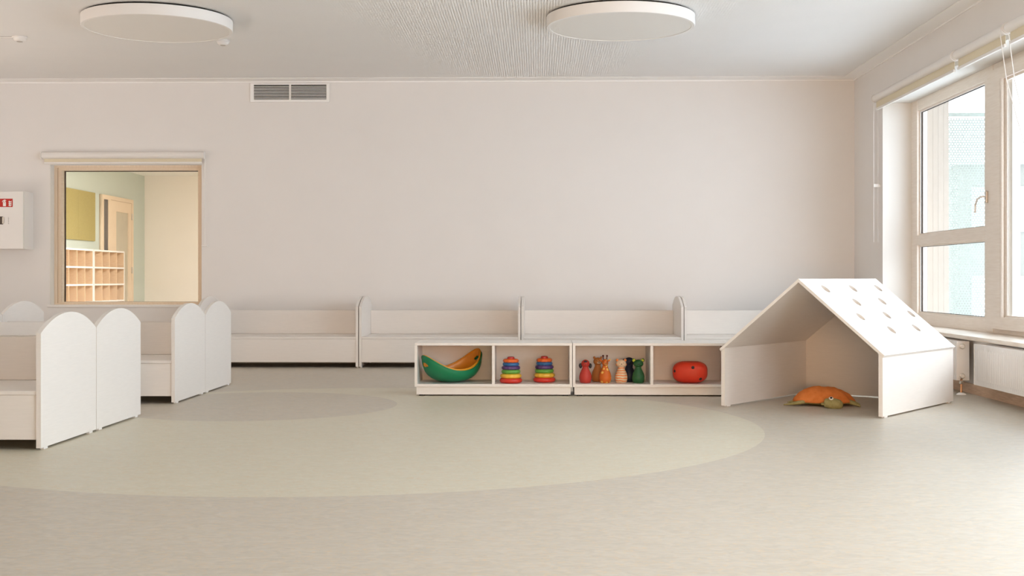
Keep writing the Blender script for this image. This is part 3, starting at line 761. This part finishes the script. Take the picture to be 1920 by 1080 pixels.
bm.transform(Matrix.Translation((.020, -.243, .067)) @ Matrix.Rotation(R(38), 4, 'X'))
ey = obj('eye', bm, 'sign_white', t, smooth=True)
bm = bmesh.new(); lathe([(0, .0078), (.0065, .0068), (.0082, .004)], 16, (0, 0, 0), bm)
bm.transform(Matrix.Translation((.020, -.2435, .067)) @ Matrix.Rotation(R(38), 4, 'X'))
pu = obj('pupil', bm, 'dog_black', t, smooth=True); pu.parent = ey
# mouth frill
obj('mouth', sphere((-.028, -.213, .026), 1, (.016, .022, .010), n=12), 'olive', t, smooth='all')

# ------------------------------------------------------------------ toys on the shelves (board top z = .087)
Z = .0872
def bowl(name, label, m, a, b_, h, dip, loc, rz_, ry, cut):
    t = thing(name, label, 'toy', loc, rz_)
    bm = bmesh.new(); nu, nv = 168, 64; g = []
    for j in range(nv+1):
        u = j/nv; row = []
        for i in range(nu):
            th_ = 2*math.pi*i/nu; cth, sth = math.cos(th_), math.sin(th_)
            rimz = dip+(h-dip)*abs(cth)**2.2
            s = math.sin(u*math.pi/2)**.9
            x = a*cth*s; y = b_*sth*s*(1-.10*u*cth*cth)
            z = rimz*(u**2.1)
            row.append(bm.verts.new((x, y, z)))
        g.append(row)
    def slot(i, j):
        th_ = 2*math.pi*(i+.5)/nu; u = (j+.5)/nv
        return any(((((th_-c+math.pi) % (2*math.pi))-math.pi)/.26)**2+((u-.83)/.045)**2 < 1 for c in (0, math.pi))
    for j in range(nv):
        for i in range(nu):
            if slot(i, j) and cut: continue
            if j == 0: continue
            bm.faces.new((g[j][i], g[j][(i+1) % nu], g[j+1][(i+1) % nu], g[j+1][i]))
    bm.faces.new(g[1])
    for v in g[0]: bm.verts.remove(v)
    bm.transform(Matrix.Rotation(ry, 4, 'Y'))
    o = obj('bowl_shell', bm, m, t, smooth='all', fixn=True)
    md = o.modifiers.new('t', 'SOLIDIFY'); md.thickness = .006; md.offset = 0
    # rolled rim
    pts = []
    for i in range(nu+1):
        th_ = 2*math.pi*i/nu; cth, sth = math.cos(th_), math.sin(th_)
        pts.append(Matrix.Rotation(ry, 3, 'Y') @ Vector((a*cth, b_*sth*(1-.10*cth*cth), dip+(h-dip)*abs(cth)**2.2)))
    bm = bmesh.new(); rings = []
    for i in range(nu):
        tn = (pts[(i+1) % nu]-pts[i-1 if i else nu-1]).normalized(); ax = tn.cross(Vector((0, 0, 1))).normalized(); bx_ = tn.cross(ax)
        rings.append([bm.verts.new(pts[i]+ax*.0058*math.cos(q)+bx_*.0058*math.sin(q)) for q in (2*math.pi*k/10 for k in range(10))])
    for i in range(nu):
        for k in range(10): bm.faces.new((rings[i][k], rings[(i+1) % nu][k], rings[(i+1) % nu][(k+1) % 10], rings[i][(k+1) % 10]))
    obj('rim', bm, m, t, smooth='all')
    return t
bowl('rocker_bowl', 'green plastic rocking bowl on the shelf, holding the amber one', 'bowl_green', .245, .162, .208, .085, (-.628, 9.285, Z+.003), R(36), R(-2), True)
bowl('rocker_bowl', 'amber yellow plastic rocking bowl nested inside the green one', 'bowl_yellow', .238, .155, .208, .087, (-.626, 9.285, Z+.013), R(36), R(-4), True)

def stacker(loc, label):
    t = thing('ring_stacker', label, 'toy', loc, 0, 'rainbow ring stackers')
    spec = [('r_red', .065, .0185, .019, 0), ('r_yellow', .058, .0185, .052, 12), ('r_green', .054, .0165, .084, 0), ('r_purple', .050, .0165, .112, 14), ('r_blue', .046, .0155, .138, 0), ('r_orange', .041, .0155, .163, 10)]
    for m_, rr, r, z, bp in spec:
        obj('ring', torus(rr, r, z, 48, 14, bumps=bp), m_, t, smooth='all')
    obj('post', lathe([(0, .003), (.03, .003), (.03, .17), (0, .17)], 20), 'r_red', t, smooth=True)
    obj('cap', lathe([(0, .170), (.026, .170), (.027, .178), (.026, .189), (.020, .193), (0, .193)], 24), 'r_cap', t, smooth=True)
stacker((-.192, 9.195, Z), 'rainbow ring stacker next to the divider beside the green bowl')
stacker((.055, 9.27, Z), 'rainbow ring stacker standing deeper, beside the gap between the shelves')

BODY = [(0, .001), (.034, .001), (.040, .006), (.046, .030), (.0455, .050), (.040, .072), (.030, .094), (.023, .110), (.021, .122)]
def skittle(name, loc, label, body, head, rz_, hr=.030, hz=.142, hs=(1.1, .95, .92), k=1.0):
    t = thing(name, label, 'toy', loc, rz_, 'animal skittles')
    obj('body', lathe([(r*k, z*k) for r, z in BODY]+[(.018, .13*k), (0, .135*k)], 32), body, t, smooth='all')
    hd_ = obj('head', sphere((0, -.002, hz), hr, hs, n=24), head, t, smooth='all')
    return t, hd_
def bit(parent, name, c, r, sc, m, rot=None, n=14):
    return obj(name, sphere(c, r, sc, n=n, rot=rot), m, parent, smooth='all')
SK = 9.205
t, h = skittle('dog_skittle', (.358, SK, Z), 'red skittle shaped like a dog with black ears', 'dog_red', 'dog_red', R(0), .031, .141, (1.0, .95, .98))
for s in (-1, 1): bit(h, 'ear', (s*.036, 0, .126), .015, (.85, .8, 1.25), 'dog_black')
bit(h, 'nose', (0, -.026, .158), .011, (1.2, .8, .8), 'dog_black'); bit(h, 'muzzle', (0, -.022, .143), .017, (1.2, .9, .9), 'dog_red')
bit(h, 'mouth', (0, -.037, .137), .004, (1.5, .6, .5), 'dog_black')
t, h = skittle('bear_skittle', (.455, SK+.125, Z), 'tan skittle shaped like a bear, behind the giraffe', 'bear_tan', 'bear_tan', R(0), .032, .150, (1.05, .95, .95), 1.02)
for s in (-1, 1): bit(h, 'ear', (s*.026, 0, .178), .010, (1, .6, 1), 'bear_tan')
bit(h, 'muzzle', (.008, -.027, .142), .014, (1.2, .7, .8), 'cream_rubber'); bit(h, 'nose', (.008, -.038, .147), .004, (1.3, .6, .8), 'dog_black')
for s in (-1, 1): bit(h, 'eye', (s*.012+.003, -.030, .157), .003, (1, .6, 1), 'dog_black')
t, h = skittle('giraffe_skittle', (.503, SK, Z), 'orange skittle shaped like a giraffe with yellow spots', 'giraffe', 'giraffe', R(8), .025, .148, (.95, .95, 1.15))
for s in (-1, 1):
    hn = obj('horn', tube([(s*.012, 0, .172), (s*.014, .002, .195)], .0038), 'horn', h, smooth='all')
    bit(h, 'horn_tip', (s*.0145, .002, .199), .0075, (1, 1, 1), 'horn')
    bit(h, 'ear', (s*.030, 0, .166), .010, (1.5, .5, .7), 'giraffe', Matrix.Rotation(R(-35*s), 3, 'Y'))
bit(h, 'muzzle', (0, -.022, .139), .014, (1, .9, .8), 'bear_tan')
for s in (-1, 1): bit(h, 'eye', (s*.013, -.021, .156), .0035, (1, .6, 1), 'dog_black')
t, h = skittle('tiger_skittle', (.622, SK, Z), 'cream skittle shaped like a tiger with orange stripes', 'tiger', 'cream_rubber', 0, .033, .142, (1.12, .9, .92))
for s in (-1, 1):
    bit(h, 'ear', (s*.029, 0, .168), .0105, (1, .6, 1), 'tiger_orange')
    bit(h, 'cheek', (s*.033, .002, .136), .009, (.8, .8, 1.2), 'tiger_orange')
    bit(h, 'eye', (s*.013, -.028, .148), .0028, (1.4, .6, .8), 'dog_black')
bit(h, 'muzzle', (0, -.027, .136), .012, (1.2, .6, .8), 'cream_rubber'); bit(h, 'nose', (0, -.035, .141), .0035, (1.3, .6, .8), 'dog_black')
t, h = skittle('elephant_skittle', (.688, SK+.105, Z), 'dark navy skittle hidden behind the tiger and the green bear', 'navy', 'navy', 0, .034, .150, (1.15, .95, .95), 1.04)
for s in (-1, 1): bit(h, 'ear', (s*.036, .004, .150), .020, (.9, .4, 1.1), 'navy')
obj('trunk', tube([(.012, -.03, .15), (.018, -.045, .135), (.02, -.042, .115)], [.009, .007, .005], 10), 'navy', h, smooth='all')
t, h = skittle('green_bear_skittle', (.747, SK-.005, Z), 'dark green skittle shaped like a bear with lime ears', 'dgreen', 'dgreen', R(4), .032, .143, (1.15, .92, .92))
for s in (-1, 1):
    bit(h, 'ear', (s*.032, .002, .166), .0115, (1, .6, 1), 'lime'); bit(h, 'ear_rim', (s*.034, .006, .168), .0135, (1, .5, 1), 'dgreen')
    bit(h, 'eye', (s*.012, -.028, .149), .003, (1, .6, 1), 'dog_black')
bit(h, 'muzzle', (0, -.026, .135), .013, (1.2, .7, .85), 'dgreen'); bit(h, 'nose', (0, -.035, .141), .005, (1.3, .6, .8), 'dog_black')

# red rounded toy with black spots
t = thing('spotted_toy', 'vermilion rounded soft cube with black spots alone in its bay', 'toy', (1.132, 9.235, Z), R(-12))
bm = bmesh.new(); nu, nv = 64, 32; g = []
ax_, ay_, az_ = .127, .115, .080
def sgp(v, e): return math.copysign(abs(v)**e, v)
for j in range(nv+1):
    ph = -math.pi/2+math.pi*j/nv; row = []
    for i in range(nu):
        a = 2*math.pi*i/nu; e1_, e2_ = .70, .68
        x = ax_*sgp(math.cos(ph), e1_)*sgp(math.cos(a), e2_); y = ay_*sgp(math.cos(ph), e1_)*sgp(math.sin(a), e2_); z = az_+az_*sgp(math.sin(ph), e1_)
        if z > az_*1.7: z -= .012*max(0, 1-math.hypot(x, y)/.06)
        row.append(bm.verts.new((x, y, z)))
    g.append(row)
for j in range(nv):
    for i in range(nu): bm.faces.new((g[j][i], g[j][(i+1) % nu], g[j+1][(i+1) % nu], g[j+1][i]))
bmesh.ops.remove_doubles(bm, verts=bm.verts, dist=.0003)
obj('body', bm, 'ball', t, smooth='all')
def surf(a, ph):
    e = .70
    return Vector((ax_*sgp(math.cos(ph), e)*sgp(math.cos(a), e), ay_*sgp(math.cos(ph), e)*sgp(math.sin(a), e), az_+az_*sgp(math.sin(ph), e)))
for a, ph in ((R(-82), R(22)), (R(-52), R(-26)), (R(-140), R(3)), (R(60), R(10)), (R(120), R(-20))):
    p = surf(a, ph); n = ((surf(a+.02, ph)-surf(a-.02, ph)).cross(surf(a, ph+.02)-surf(a, ph-.02))).normalized()
    if n.dot(p-Vector((0, 0, az_))) < 0: n = -n
    bm = bmesh.new(); lathe([(0, .0018), (.010, .0014), (.0125, -.001)], 18, (0, 0, 0), bm)
    bm.transform(Matrix.Translation(p) @ n.to_track_quat('Z', 'Y').to_matrix().to_4x4())
    obj('spot', bm, 'dog_black', t, smooth=True)
